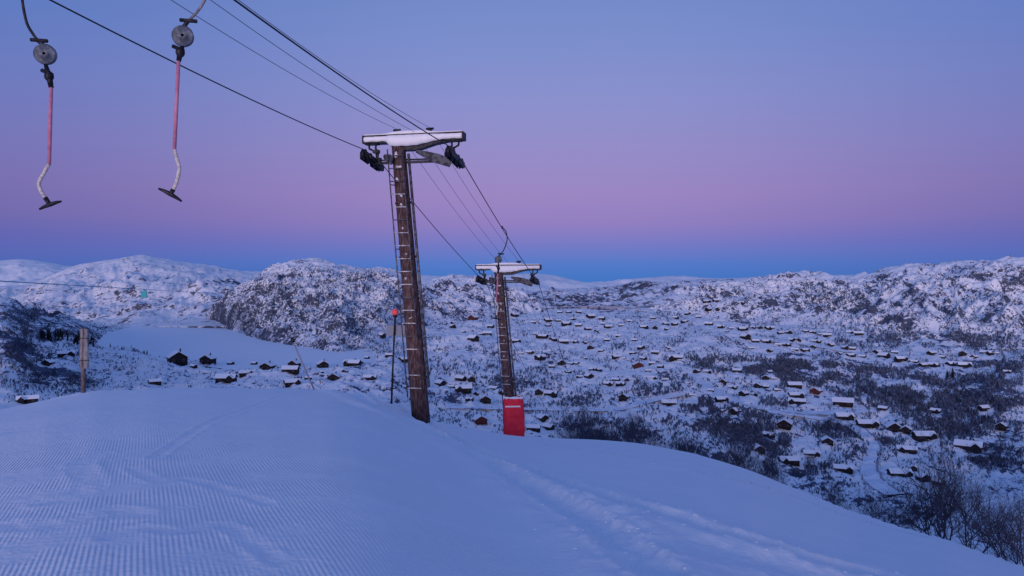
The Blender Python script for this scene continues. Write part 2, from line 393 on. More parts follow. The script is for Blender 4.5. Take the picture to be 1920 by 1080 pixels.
def scrub_at(x, y):
    s = 0*x+.0
    for a, b, rx, ry, wt in scrub: s = np.maximum(s, wt*np.exp(-((x-a)/rx)**2-((y-b)/ry)**2))
    for a, b, rx, ry in clear: s = s*(1-.9*np.exp(-((x-a)/rx)**2-((y-b)/ry)**2))
    return s
def lakemask(x, y):
    up = np.interp(x, [170,215,270,440,500,600,700,720], [645,627,612,609,628,653,668,690])
    lo = np.interp(x, [170,230,300,450,640,700,720], [645,657,670,691,694,686,680])
    return ss(-4, 2, y-up)*ss(-4, 2, lo-y)*ss(165,190,x)*(1-ss(700,725,x))
xs = np.arange(-400, 2320, 2.6)
ybot = sil(xs)+16; ytp = vtop(xs)-7
NR = 300
t = np.linspace(0, 1, NR)[:, None]
yy = ybot+(ytp-ybot)*t; xa = np.broadcast_to(xs, yy.shape)
dd = dv(xa, yy)
X = (xa-960)/F*dd; Y = dd.copy(); Z = (540-yy)/F*dd
lm = lakemask(xa, yy)
env = (1-lm)*ss(60, 250, dd)
Z += env*(4.2*fbm(X/38, Y/38, 31, 4)+2.4*fbm(X/12, Y/12, 35, 3, rid=True)+.5*fbm(X/3.5, Y/3.5, 38, 2))
for hx, hy, rx, ry, hh in ((865,662,70,34,7),(1340,668,110,26,8),(1160,640,60,20,4),(1870,765,80,36,9),(1210,720,60,18,4),(1560,700,90,22,6),(1700,740,70,24,5),(1040,655,50,18,4),(270,690,60,14,2),(1480,690,60,16,3)):
    Z += env*hh*np.exp(-((xa-hx)/rx)**2-((yy-hy)/ry)**2)
Z -= lm*1.5
sc = np.clip(scrub_at(xa, yy)*np.clip(.55+2.0*fbm(X/24, Y/24, 63, 3), 0, 1.4)+.12*(1-lm)-lm*1.5, -1.5, 1)
# join to the back of the piste, and sink behind the hills
j = 3; fx = xs; de = np.minimum(crest(fx)+48, dd[0]*.85); ze = piste_z(fx, de)-.6
Xj = [(fx-960)/F*de]; Yj = [de]; Zj = [ze]
X = np.vstack([Xj, X, X[-1:]*1.03]); Y = np.vstack([Yj, Y, Y[-1:]*1.03]); Z = np.vstack([Zj, Z, Z[-1:]-30]); sc = np.vstack([sc[:1], sc, sc[-1:]])
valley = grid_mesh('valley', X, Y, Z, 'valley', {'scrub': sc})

def hill(name, top, bot, x0, x1, dtop, mat, amp, sizes, rows=110, bow=.85, sc0=.0, scr=None, dbot=None, seed=50, step=2.6, skyamp=.35, base_to=None):
    tf = curve(top); bf = curve(bot) if bot else (lambda x: vtop(x)+3); df = curve(dtop) if isinstance(dtop, list) else (lambda x: x*0+dtop)
    xs = np.arange(x0, x1, step); t = np.linspace(0, 1, rows)[:, None]
    xa = np.broadcast_to(xs, (rows, len(xs)))
    yt = tf(xs); yb = np.maximum(bf(xs), yt+.5)
    yy = yb+(yt-yb)*t**bow
    db = dv(xs, yb) if dbot is None else (curve(dbot)(xs) if isinstance(dbot, list) else xs*0+dbot)
    dt = np.maximum(df(xs), db*1.02)
    dd = np.exp(np.log(db)+(np.log(dt)-np.log(db))*t)
    X = (xa-960)/F*dd; Y = dd.copy(); Z = (540-yy)/F*dd
    env = (np.minimum(1, t*5)*(1-(1-skyamp)*ss(.75, 1, t)))*np.clip((yb-yt)/30, 0, 1)
    a1, a2, a3 = amp; s1, s2, s3 = sizes
    Z += env*(a1*fbm(X/s1, Y/s1, seed, 4)+a2*fbm(X/s2, Y/s2, seed+5, 4, .55, True)+a3*fbm(X/s3, Y/s3, seed+9, 3))
    sc = np.full(X.shape, sc0)
    if scr is not None: sc = sc+scr(xa, yy, t)
    # back side falling away, skirt in front
    bx, by, bz, bs = [], [], [], []
    for i in range(1, 9):
        k = 1+.035*i; bx.append(X[-1]*k); by.append(Y[-1]*k); bz.append(Z[-1]-dt*.004*i**1.7); bs.append(sc[-1])
    X = np.vstack([X[:1], X, bx]); Y = np.vstack([Y[:1], Y, by]); Z = np.vstack([Z[:1]-25, Z, bz]); sc = np.vstack([sc[:1], sc, bs])
    return grid_mesh(name, X, Y, Z, mat, {'scrub': sc})

farsky = [(-400,492),(0,487),(40,485),(90,491),(130,500),(200,506),(300,515),(440,507),(480,507),(560,508),(620,503),(655,498),(700,506),(790,517),(850,519),(930,515),(1000,513),(1050,519),
          (1090,529),(1150,531),(1200,525),(1260,520),(1310,523),(1400,523),(1450,519),(1530,517),(2320,515)]
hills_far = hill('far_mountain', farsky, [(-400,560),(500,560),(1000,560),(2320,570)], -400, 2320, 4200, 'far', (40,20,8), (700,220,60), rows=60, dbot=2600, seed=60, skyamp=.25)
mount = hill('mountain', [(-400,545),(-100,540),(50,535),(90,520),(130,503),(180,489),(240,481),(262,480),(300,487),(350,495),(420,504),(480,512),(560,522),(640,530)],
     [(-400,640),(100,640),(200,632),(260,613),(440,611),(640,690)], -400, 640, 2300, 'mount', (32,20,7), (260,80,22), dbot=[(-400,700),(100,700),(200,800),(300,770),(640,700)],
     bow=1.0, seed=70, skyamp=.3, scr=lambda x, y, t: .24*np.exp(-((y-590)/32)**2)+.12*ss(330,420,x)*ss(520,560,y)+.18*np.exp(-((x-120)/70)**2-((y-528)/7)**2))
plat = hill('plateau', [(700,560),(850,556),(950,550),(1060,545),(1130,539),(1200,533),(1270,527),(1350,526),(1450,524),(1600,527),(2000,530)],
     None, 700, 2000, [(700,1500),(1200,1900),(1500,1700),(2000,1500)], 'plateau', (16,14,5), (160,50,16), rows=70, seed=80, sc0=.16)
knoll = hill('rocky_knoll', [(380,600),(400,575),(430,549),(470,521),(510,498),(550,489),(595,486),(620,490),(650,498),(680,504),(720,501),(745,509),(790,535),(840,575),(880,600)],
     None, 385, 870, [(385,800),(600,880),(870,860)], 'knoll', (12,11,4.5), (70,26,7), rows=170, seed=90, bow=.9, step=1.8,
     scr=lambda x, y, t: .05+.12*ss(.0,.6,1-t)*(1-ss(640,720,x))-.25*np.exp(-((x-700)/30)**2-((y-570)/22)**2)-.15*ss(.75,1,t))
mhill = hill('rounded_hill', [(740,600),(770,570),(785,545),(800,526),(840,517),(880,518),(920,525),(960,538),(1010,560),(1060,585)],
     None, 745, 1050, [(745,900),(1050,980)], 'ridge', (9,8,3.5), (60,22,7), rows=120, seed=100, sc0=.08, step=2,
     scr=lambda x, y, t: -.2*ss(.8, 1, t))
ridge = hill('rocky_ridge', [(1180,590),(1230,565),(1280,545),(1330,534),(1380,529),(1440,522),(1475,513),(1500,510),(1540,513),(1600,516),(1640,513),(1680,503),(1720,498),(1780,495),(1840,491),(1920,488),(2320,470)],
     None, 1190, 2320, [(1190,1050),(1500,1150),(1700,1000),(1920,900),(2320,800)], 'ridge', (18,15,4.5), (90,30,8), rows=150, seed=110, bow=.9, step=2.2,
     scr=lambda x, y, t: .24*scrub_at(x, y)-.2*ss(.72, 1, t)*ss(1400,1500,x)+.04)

# snow covered lake
mb = MB(); poly = [(165,642),(205,624),(270,606),(450,604),(510,622),(600,645),(715,655),(712,684),(640,699),(450,696),(300,674),(220,659)]
LZ = -40.3
pts = [P(x, y, -LZ*F/(y-540)) for x, y in poly]
mb.add(pts, [tuple(range(len(pts)))])
lake = tag(mb.build('lake', 'snow'), kind='structure')

bpy.context.view_layer.update()
TER = [piste, valley, knoll, mhill, ridge, plat, mount, lake]
def hit(x, y):
    d = Vector(((x-960)/F, 1, (540-y)/F)).normalized(); best = None
    for o in TER:
        ok, loc, nrm, i = o.ray_cast((0,0,0), d)
        if ok and (best is None or loc.y < best[0].y): best = (loc.copy(), o)
    return best
def drop(X, Y, objs=None):
    z = None
    for o in (objs or TER):
        ok, loc, nrm, i = o.ray_cast((X, Y, 500), (0,0,-1))
        if ok and (z is None or loc.z > z): z = loc.z
    return z

# ---------------------------------------------------------------- roads in the valley
M['road'] = noisy(newmat('packed_road_snow', (.7,.73,.8), .7), (.62,.66,.75), (.80,.82,.87), .5, 5)
M['rut'] = newmat('worn_wheel_track', (.30,.31,.38), .8)
ROADS = []
def road(pts, wd, label_name='road', rut=False):
    sp = spline([(a, b, 0) for a, b in pts], 10); g = []; ROADS.append(np.array([(v.x, v.y) for v in sp]))
    for p in sp:
        h = hit(p.x, p.y)
        if h and h[1] is not piste: g.append(h[0])
    g = [sum((g[max(0, min(len(g)-1, i+k))] for k in (-2,-1,0,1,2)), Vector())/5 for i in range(len(g))]
    def ribbon(off, wd, lift, mat, nm):
        vs = []; fs = []
        for i, p in enumerate(g):
            tt = (g[min(i+1, len(g)-1)]-g[max(i-1, 0)]); tt.z = 0
            if tt.length < 1e-6: tt = Vector((1,0,0))
            tt.normalize(); s = Vector((tt.y, -tt.x, 0))
            for k in (-.5, -.17, .17, .5):
                q = p+s*(off+wd*k); z = drop(q.x, q.y, [valley]); q.z = max(p.z, z if z is not None else -999)+lift*(1 if abs(k) < .3 else .4)
                vs.append(q)
        for i in range(len(g)-1):
            for k in range(3): fs.append((i*4+k, i*4+k+1, (i+1)*4+k+1, (i+1)*4+k))
        m = MB(); m.add(vs, fs); return tag(m.build(nm, mat, smooth=True), kind='structure')
    ribbon(0, wd, .45, 'road', label_name)
    if rut:
        ribbon(-wd*.38, .9, .62, 'rut', 'wheel_track')
road([(1440,772),(1500,780),(1560,790),(1600,801),(1628,820),(1640,842),(1632,868),(1634,893),(1655,914),(1685,932)], 6, rut=True)
road([(1400,758),(1440,772),(1500,776),(1560,776),(1620,770)], 9)
road([(1290,700),(1330,728),(1370,750),(1420,764)], 7)
road([(830,764),(900,766),(1000,768),(1100,770),(1160,768),(1220,752),(1290,738)], 5)
road([(1370,632),(1440,640),(1520,648),(1600,662)], 8)

# ---------------------------------------------------------------- lift towers
def make_tower():
    root = empty('lift_tower', (0,0,0))
    top = Vector((-.76, 0, 8.55)); b0 = Vector((.06, 0, -.9))
    ax = (top-b0).normalized()
    m = MB(); n = 14
    m.tube([b0, b0.lerp(top, .35), b0.lerp(top, .7), top], [.29,.265,.235,.215], 20)
    for f in (.22, .40, .62, .80): q = b0.lerp(top, f); m.tube([q-ax*.03, q+ax*.03], .335-.1*f, 20)
    pole = m.build('pole', 'rust', root, True)
    # plates and frosted patches bolted on the face of the mast head
    for f, dx, sx_, sz in ((.955,-.02,.13,.20),(.915,.03,.22,.11),(.875,-.05,.10,.10),(.82,.04,.10,.10),(.79,.02,.08,.14),(.715,.0,.07,.08),(.63,.05,.08,.06),(.55,-.02,.07,.10),(.42,.03,.10,.05)):
        m = MB(); q = b0.lerp(top, f)+Vector((dx,-.235-.04*(1-f),0)); m.ball(q, 1, n=10, m=7, sq=(sx_*.5,.03,sz*.5))
        m.v = [(a+.012*math.sin(c*60+a*30), b, c+.02*math.sin(a*50)) for a, b, c in m.v]; m.build('frost_patch', 'frost', pole, True)
    # ladder
    lad = empty_child = None
    m = MB()
    def lp(z, off): f = (z-b0.z)/(top.z-b0.z); q = b0.lerp(top, f); return Vector((q.x+off, q.y-.30, q.z))
    m.tube([lp(.6,-.27), lp(8.3,-.27)], .022, 8); m.tube([lp(2.4,.20), lp(8.3,.20)], .020, 8)
    for z in (1.2, 3.2, 5.2, 7.2): m.tube([lp(z,-.27), lp(z,-.27)+Vector((.12,.18,0))], .018, 6)
    lad = m.build('ladder', 'steel', root, True)
    z = .9
    while z < 8.2: m = MB(); m.tube([lp(z,-.27), lp(z,.20)], .017, 6); m.build('rung', 'frost' if random.random() < .5 else 'steel', lad, True); z += .40
    m = MB()
    m.tube([lp(.9,.34)+Vector((0,.32,0)), lp(8.2,.30)+Vector((0,.32,0))], .045, 10)
    m.build('conduit', 'steel', root, True)
    # crossarm: an open-topped channel whose tray is filled by snow
    arm = MB(); z = 8.62
    arm.box((-.25,.02,z+.05), (3.24,.03,.19)); arm.box((-.25,0,z+.155), (3.3,.36,.03)); arm.box((-.25,0,z-.06), (3.3,.36,.04))
    for x in (-1.885, 1.385): arm.box((x,0,z+.047), (.035,.36,.175))
    arm.prism([(-1.02,z-.081),(1.0,z-.081),(.45,z-.17),(-.1,z-.33),(-.75,z-.33),(-.95,z-.20)], 'y', (-.12,.17))
    a = arm.build('crossarm', 'dark', root, bevel=.006)
    sn = MB(); xs_ = np.linspace(-1.85, 1.35, 60); vs = []; fs = []
    for i, x in enumerate(xs_):
        c = float(ss(-1.15,-.9,x)*(1-ss(-.35,.95,x))); lo = z-.035-.17*c+.008*math.sin(x*19); hi = z+.135+.05*math.exp(-((x+.3)/.8)**2)*0
        fr = -.165-.07*min(1,c*2)+.008*math.sin(x*23)
        for y, zz in ((-.02,lo+.01), (fr,lo), (fr-.025,(lo+hi)/2), (fr,hi-.01), (-.02,hi)): vs.append((x, y, zz))
    for i in range(len(xs_)-1):
        for k in range(5): fs.append((i*5+k, i*5+(k+1) % 5, (i+1)*5+(k+1) % 5, (i+1)*5+k))
    fs += [tuple(range(5))[::-1], tuple(range(len(vs)-5, len(vs)))]
    vs2 = []; fs2 = []
    for i, x in enumerate(xs_):
        h = .03+.07*math.exp(-((x+.35)/.7)**4)
        for y, zz in ((-.17,z+.171), (-.12,z+.18+h), (.1,z+.18+h), (.17,z+.171)): vs2.append((x, y, zz))
    for i in range(len(xs_)-1):
        for k in range(4): fs2.append((i*4+k, i*4+(k+1) % 4, (i+1)*4+(k+1) % 4, (i+1)*4+k))
    fs2 += [tuple(range(4))[::-1], tuple(range(len(vs2)-4, len(vs2)))]
    sn.add(vs, fs); sn.build('frozen_snow', 'snow', a, True)
    sn = MB(); sn.add(vs2, fs2); sn.build('snow_cap', 'snow', a, True)
    for x in (-.80, .28):
        m = MB(); m.tube([(x,.0,z+.1),(x,.0,z+.30)], .03, 8); m.ball((x,0,z+.31), .075, sq=(1.2,1,.7)); m.tube([(x-.12,0,z+.33),(x+.12,0,z+.33)], .035, 8)
        m.build('insulator', 'dark', root, True)
    # lower tie bar with rope catcher plates
    m = MB(); m.box((-.26,0,7.93), (2.3,.07,.075)); m.tube([(-1.35,0,8.02),(1.0,0,8.0)], .025, 6)
    m.build('tie_bar', 'dark', root)
    for s, p0, p1 in ((-1, (-1.2,-.1,8.14), (-.82,-.35,7.92)), (1, (.0,-.5,8.17), (1.0,-.1,7.83))):
        m = MB(); a_, b_ = Vector(p0), Vector(p1); d = (b_-a_).normalized()
        up = Vector((0,0,1)); sd = d.cross(up).normalized(); u2 = sd.cross(d)
        vs = []
        for q, hh in ((a_, .04), (a_.lerp(b_, .25), .10), (a_.lerp(b_, .6), .15), (b_, .13)):
            for k, w_ in ((-1,-.02),(1,-.02),(1,.02),(-1,.02)): vs.append(q+u2*hh*k+sd*w_)
        fs = [(3,2,1,0),(12,13,14,15)]+[(i*4+k, i*4+(k+1) % 4, i*4+4+(k+1) % 4, i*4+4+k) for i in range(3) for k in range(4)]
        m.add(vs, fs); m.build('rope_catcher', 'dark2', root, bevel=.008)
    # sheave assemblies
    for s, x in ((-1,-1.62), (1,1.10)):
        sh = MB()
        rot = Matrix.Rotation(R(-7), 3, 'X')
        c = Vector((x, 0, 8.02))
        for o in (-.085, .085):
            sh.box(c+rot @ Vector((o,0,-.02)), (.022,1.55,.15), rot=rot)
            for q in (-.39, .39): sh.box(c+rot @ Vector((o*1.3,q,-.09)), (.02,.62,.12), rot=rot)
        sh.box(c+rot @ Vector((-s*.14,-.1,-.04)), (.10,.9,.10), rot=rot)
        # hanger bracket from the crossarm
        for o in (-.13, .13): sh.tube([(x+o,0,8.62), (x+o*.8,0,8.40), (x-s*.16+o*.3,0,8.28), (x-s*.16,0,8.0)], .035, 8)
        sh.box((x,0,8.54), (.42,.2,.06)); sh.box((x-s*.13,0,8.30), (.20,.16,.10))
        sh.box(c+Vector((-s*.18,0,-.02)), (.22,.14,.20))
        A = sh.build('sheave_assembly', 'dark', root, bevel=.006)
        for q in (-.66,-.24,.24,.66):
            w_ = MB(); cc = c+rot @ Vector((0,q,0)); prof = [(-.05,.17),(-.028,.145),(.028,.145),(.05,.17)]
            vs = []; n = 18
            for o, r in [(-.05,.03)]+prof+[(.05,.03)]:
                for k in range(n): tt = 2*math.pi*k/n; vs.append(cc+Vector((o, r*math.cos(tt), r*math.sin(tt))))
            fs = [(i*n+k, i*n+(k+1) % n, (i+1)*n+(k+1) % n, (i+1)*n+k) for i in range(5) for k in range(n)]+[tuple(range(n)), tuple(range(5*n, 6*n))[::-1]]
            w_.add(vs, fs); w_.build('wheel', 'dark', A, False)
    return root
YAW = -math.atan(.21)
T1 = make_tower(); B1 = Vector((-2.83, 23.3, -3.99)); T1.location = B1; T1.rotation_euler = (0,0,YAW)
T2 = copy_tree(T1); B2 = Vector((.06, 37.0, -7.64)); T2.location = B2; T2.rotation_euler = (0,0,YAW)
tag(T1, 'nearer rusty brown lift tower with snowy crossarm, leaning left with ladder', 'lift tower', 'lift towers')
tag(T2, 'farther, smaller lift tower rising out of the red safety pad', 'lift tower', 'lift towers')
def tw(B, x, y, z):
    c, s = math.cos(YAW), math.sin(YAW); return B+Vector((x*c-y*s, x*s+y*c, z))

# red safety pad round the far tower
pd = empty('safety_pad', tw(B2, .05, -.1, .3)); tag(pd, 'bright red safety pad wrapped round the foot of the farther lift tower', 'safety pad')
m = MB(); vs = []; fs = []; n = 28; rows_ = 14
def sup(a, w_, d_):
    c, s = math.cos(a), math.sin(a); e = .45
    return (w_*math.copysign(abs(c)**e, c), d_*math.copysign(abs(s)**e, s))
for i in range(rows_+1):
    t = i/rows_; ww = .50+.05*math.sin(t*3.1)-.03*t+.012*math.sin(t*29)
    for k in range(n):
        x, y = sup(2*math.pi*k/n, ww, .46); wob = .012*math.sin(k*2.1+i*1.7)
        vs.append((x+wob-.06*t+.03, y+wob, -.25+2.2*t+.02*math.sin(k*.9)*(t > .9)))
for i in range(rows_):
    for k in range(n): fs.append((i*n+k, i*n+(k+1) % n, (i+1)*n+(k+1) % n, (i+1)*n+k))
fs += [tuple(range(n))[::-1], tuple(range(rows_*n, rows_*n+n))]
m.add(vs, fs); m.build('cover', 'red', pd, True)
m = MB(); m.prism([(-.42,1.52),(.32,1.53),(.32,1.60),(-.42,1.59)], 'y', (-.505,-.47)); m.build('stripe', 'white', pd)
for zz in (.35, 1.05):
    m = MB(); m.tube([(x, y, zz) for x, y in [sup(2*math.pi*k/32, .555, .475) for k in range(33)]], .012, 6, cap=False); m.build('strap', 'red', pd, True)

m = MB(); m.tube([(x-.03, y, 1.97+.015*math.sin(i*2.3)) for i, (x, y) in enumerate([sup(2*math.pi*k/40, .46, .43) for k in range(41)])], [.055+.018*math.sin(k*1.7) for k in range(41)], 8, cap=False)
m.build('snow_rim', 'snow', pd, True)
# ---------------------------------------------------------------- ropes and cables
def rope(name, pts, r, mat, label, cat, sag=.0, group=None):
    o = []
    for a, b in zip(pts[:-1], pts[1:]):
        a = Vector(a); b = Vector(b); L_ = (b-a).length; n = max(2, int(L_/.7)) if L_ > 3 else 1
        for k in range(n):
            t = k/n; p = a.lerp(b, t); p.z -= sag*L_*L_*t*(1-t)*4/100 if L_ > 3 else 0; o.append(p)
    o.append(Vector(pts[-1]))
    m = MB(); m.tube(o, r, 8); return tag(m.build(name, mat, None, True), label, cat, group)
def along(B, x, z, Y):  # point on the line through a tower's local (x,z) at plan distance Y
    p = tw(B, x, 0, z); return Vector((p.x+.21*(Y-p.y), Y, 0))
RZ = 8.20
for s, x, zn, lab in ((-1,-1.62,4.86,'thick black haul rope running over the left-hand wheels of both towers'),
                      (1,1.10,4.87,'thick black haul rope running over the right-hand wheels of both towers')):
    a = along(B1, x, 0, 3.0); a.z = zn; z0 = along(B1, x, 0, -14); z0.z = zn+.5
    e = along(B2, x, 0, 80); e.z = -18
    rope('haul_rope', [z0, a, tw(B1,x,-.66,RZ+.05), tw(B1,x,.66,RZ-.11), tw(B2,x,-.66,RZ+.05), tw(B2,x,.66,RZ-.11), e], .014 if s < 0 else .0155, 'rope', lab, 'haul rope', .06, 'haul ropes of the lift')
for x, zn, zt, lab in ((-.80,5.62,8.98,'thin signal cable tied to the left insulator on the tower tops, leftmost of three'),
                       (-.20,5.80,8.86,'thin signal cable in the middle of the three running over the tower tops'),
                       (.28,5.68,8.98,'thin signal cable on the right-hand insulator of the tower tops, beside the thick haul rope')):
    a = along(B1, x, 0, 4.0); a.z = zn; z0 = along(B1, x, 0, -14); z0.z = zn+.5
    e = along(B2, x, 0, 80); e.z = -17.5
    rope('signal_cable', [z0, a, tw(B1,x,0,zt), tw(B2,x,0,zt), e], .0062, 'cable', lab, 'cable', .10, 'signal cables of the lift')

# ---------------------------------------------------------------- T-bar hangers
def tbar(d, ropept, arm, box, neck, rod, cord, T, label, armmat='dark', rbox=.148):
    s = d/F
    def q(p, dy=0): v = P(p[0], p[1], d); v.y += dy; return v
    root = empty('t_bar_hanger', q(box)); tag(root, label, 't-bar hanger', 't-bars hanging from the haul ropes'); o0 = q(box)
    def loc(p, dy=0): return q(p, dy)-o0
    rp = Vector(ropept)-o0
    m = MB(); m.tube(spline([rp]+[loc(p) for p in arm], 8), .020, 10); A = m.build('curved_arm', armmat, root, True)
    m = MB(); m.box(rp+Vector((0,0,.0)), (.06,.20,.075)); m.tube([rp+Vector((0,-.1,.02)), rp+Vector((0,.1,.02))], .035, 8); m.build('rope_grip', 'dark', A, False, .006)
    # spring housing: a drum seen almost face on
    m = MB(); vs = []; n = 28
    for y, r in ((-.075,.02),(-.075,.06),(-.062,.065),(-.060,.115),(-.050,.135),(-.035,rbox),(.035,rbox),(.055,.13),(.055,.02)):
        for k in range(n): t = 2*math.pi*k/n; vs.append((r*math.cos(t), y, r*math.sin(t)))
    fs = [(i*n+k, i*n+(k+1) % n, (i+1)*n+(k+1) % n, (i+1)*n+k) for i in range(8) for k in range(n)]+[tuple(range(n)), tuple(range(8*n, 9*n))[::-1]]
    m.add(vs, fs); H = m.build('spring_housing', 'spring', root, True); H.rotation_euler = (R(4), 0, R(18))
    m = MB(); e = loc(arm[-1]); m.tube([e+Vector((-.11,0,.02)), e+Vector((.13,0,.0))], .028, 8); m.tube([e, Vector((0,0,rbox*.8))], .03, 8); m.build('bracket', 'dark', root, True)
    m = MB(); a = loc(neck); r0 = loc(rod[0])
    m.tube([Vector((.0,0,-rbox*.9)), a, r0+Vector((0,0,-.05))], [.025,.045,.034], 10); m.ball(a, .06, sq=(1.1,1,1.3)); m.tube([a+Vector((-.11,0,.09)), a+Vector((.05,0,.02))], .028, 8)
    m.build('joint', 'dark', root, True)
    m = MB(); m.tube([r0, loc(rod[1])], .0265, 12); m.build('red_rod', 'pink', root, True)
    m = MB(); m.tube(spline([loc(rod[1])]+[loc(c) for c in cord], 6), .026, 8)
    sp = spline([loc(rod[1])]+[loc(c) for c in cord], 6)
    for k in range(1, len(sp), 2): m.ball(sp[k], .031, n=8, m=5, sq=(1,1,.6))
    m.build('pull_cord', 'cord', root, True)
    m = MB(); a, b = loc(T[0], -.03), loc(T[1], .03); c = (a+b)/2
    m.tube([a, a.lerp(b,.2)+Vector((0,0,.01)), c+Vector((0,0,.015)), a.lerp(b,.8)+Vector((0,0,.01)), b], [.014,.024,.034,.024,.014], 10)
    m.tube([loc(cord[-1]), c], [.034,.03], 10)
    m.build('crossbar', 'dark', root, True)
    return root
def on_rope(x, Y):
    a = along(B1, x, 0, 3.0); b = tw(B1, x, -.66, RZ+.05); t = (Y-3)/(b.y-3)
    p = a.lerp(b, t); p.z = (4.865)*(1-t)+b.z*t; L_ = (b-a).length; p.z -= .06*L_*L_*t*(1-t)*4/100; return p
tbar(10.9, on_rope(-1.62,10.9), [(41,-25),(42,2),(50,42),(62,64),(72,77)], (85,102), (92,143), ((96,158),(92,308)), [(84,322),(73,343),(77,358),(85,371)], ((76,393),(113,377)),
     'leftmost t-bar hanger with dark curved arm, faded red rod and bent pale cord')
tbar(10.75, on_rope(1.10,10.75), [(393,-28),(383,2),(368,24),(352,40)], (343,68), (338,98), ((335,108),(327,280)), [(331,296),(336,316),(331,342),(325,355)], ((299,354),(339,377)),
     'second t-bar hanger from the left, with pale arm, dangling where the black rope crosses', 'grey')
p_ = tw(B1, 1.10, .66, RZ-.11).lerp(tw(B2, 1.10, -.66, RZ+.05), .47); p_.z -= .06
px = 960+p_.x/p_.y*F; py = 540-p_.z/p_.y*F
tbar(p_.y, p_, [(px+7,py+8),(px+9,py+24),(px+3,py+42),(px-3,py+50)], (px-7,py+60), (px-7,py+77), ((px-8,py+84),(px-11,py+140)), [(px-8,py+150),(px-11,py+165)], ((px-21,py+170),(px-2,py+173)),
     'small distant t-bar hanger in front of the farther tower')

# ---------------------------------------------------------------- small poles on the slope
def ground(x, d, emb=.0): return Vector(((x-960)/F*d, d, drop((x-960)/F*d, d, [piste])-emb))
g = ground(733, 24.5); s = 24.5/F
mp = empty('marker_pole', g); tag(mp, 'thin black marker pole with orange-red ball on top, left of the rusty tower', 'marker pole')
topm = P(741, 590, 24.5)-g
m = MB(); m.tube([(0,0,-.3), topm*.5, topm], [.035,.03,.03], 10); m.build('pole', 'dark', mp, True)
m = MB(); m.ball(topm+Vector((0,0,.08)), .115, n=16, m=10, sq=(1,1,1)); m.build('ball', 'orange', mp, True)
m = MB(); m.tube([topm+Vector((0,0,-.09)), topm+Vector((0,0,-.01))], [.06,.09], 10); m.build('collar', 'dark', mp, True)
zz = (topm.z)*.83; m = MB(); m.box((topm.x*.83+.03,.06,zz), (.60,.02,.34)); m.build('sign_plate', 'board', mp, bevel=.004)
zz = topm.z*.2; m = MB(); m.tube([(-.22,0,zz-.02),(.17,0,zz+.05)], .018, 8); m.ball((-.22,0,zz-.02), .035); m.ball((.17,0,zz+.05), .035); m.build('cross_peg', 'dark', mp, True)

g = ground(156, 29); pp = empty('timber_post', g); tag(pp, 'old grey timber post with a rolled sheet strapped to its top, at the left crest', 'post')
H_ = (P(158, 615, 29)-g).z
m = MB(); m.tube([(0,0,-.3),(.01,0,H_*.5),(.05,0,H_)], [.09,.085,.08], 10); m.build('post', 'postwood', pp, True)
m = MB(); vs = []; fs = []; n = 24
for i in range(7):
    t = i/6
    for k in range(n):
        a = 2*math.pi*k/n*1.0; r = .165+.012*math.sin(k*3+i); vs.append((.04+r*math.cos(a)*(1+.05*math.sin(i)), .45*r*math.sin(a), H_*(.40+.585*t)+.015*math.sin(k*2)))
for i in range(6):
    for k in range(n): fs.append((i*n+k, i*n+(k+1) % n, (i+1)*n+(k+1) % n, (i+1)*n+k))
fs += [tuple(range(n))[::-1], tuple(range(6*n, 7*n))]
m.add(vs, fs); m.build('rolled_sheet', 'grey', pp, True)
for t in (.52,.85):
    m = MB(); m.tube([(.04+.185*math.cos(2*math.pi*k/16), .095*math.sin(2*math.pi*k/16), H_*t) for k in range(17)], .014, 6, cap=False); m.build('strap', 'dark', pp, True)

g = ground(589, 31); lp_ = empty('leaning_pole', g); tag(lp_, 'grey pole leaning left above the snow crest, with a dark cap', 'pole')
e = P(549, 640, 31)-g
m = MB(); m.tube([-e*.1, e*.5, e], [.035,.032,.028], 8); m.build('shaft', 'board', lp_, True)
m = MB(); m.tube([e-e.normalized()*.05, e+Vector((-.04,0,.17))], [.10,.05], 10); m.build('cap', 'dark', lp_, True)

tr = rope('turquoise_cable', [P(-220,514.3,42), P(0,527,60), P(270,542.6,127), P(450,553,500)], .045, 'teal', 'thin turquoise cable strung across the left of the valley', 'cable', .0)  # a reflection streak, added here as a solid turquoise tube
tq = empty('cable_marker', P(270,542.9,127.05)); tag(tq, 'small turquoise marker hanging from the turquoise cable', 'marker')  # spot of the same reflection, added as a solid block on a stem
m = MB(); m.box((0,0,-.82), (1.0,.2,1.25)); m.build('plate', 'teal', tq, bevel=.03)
m = MB(); m.tube([(0,0,.05),(0,0,-.25)], .06, 6); m.build('clamp', 'teal', tq, True)

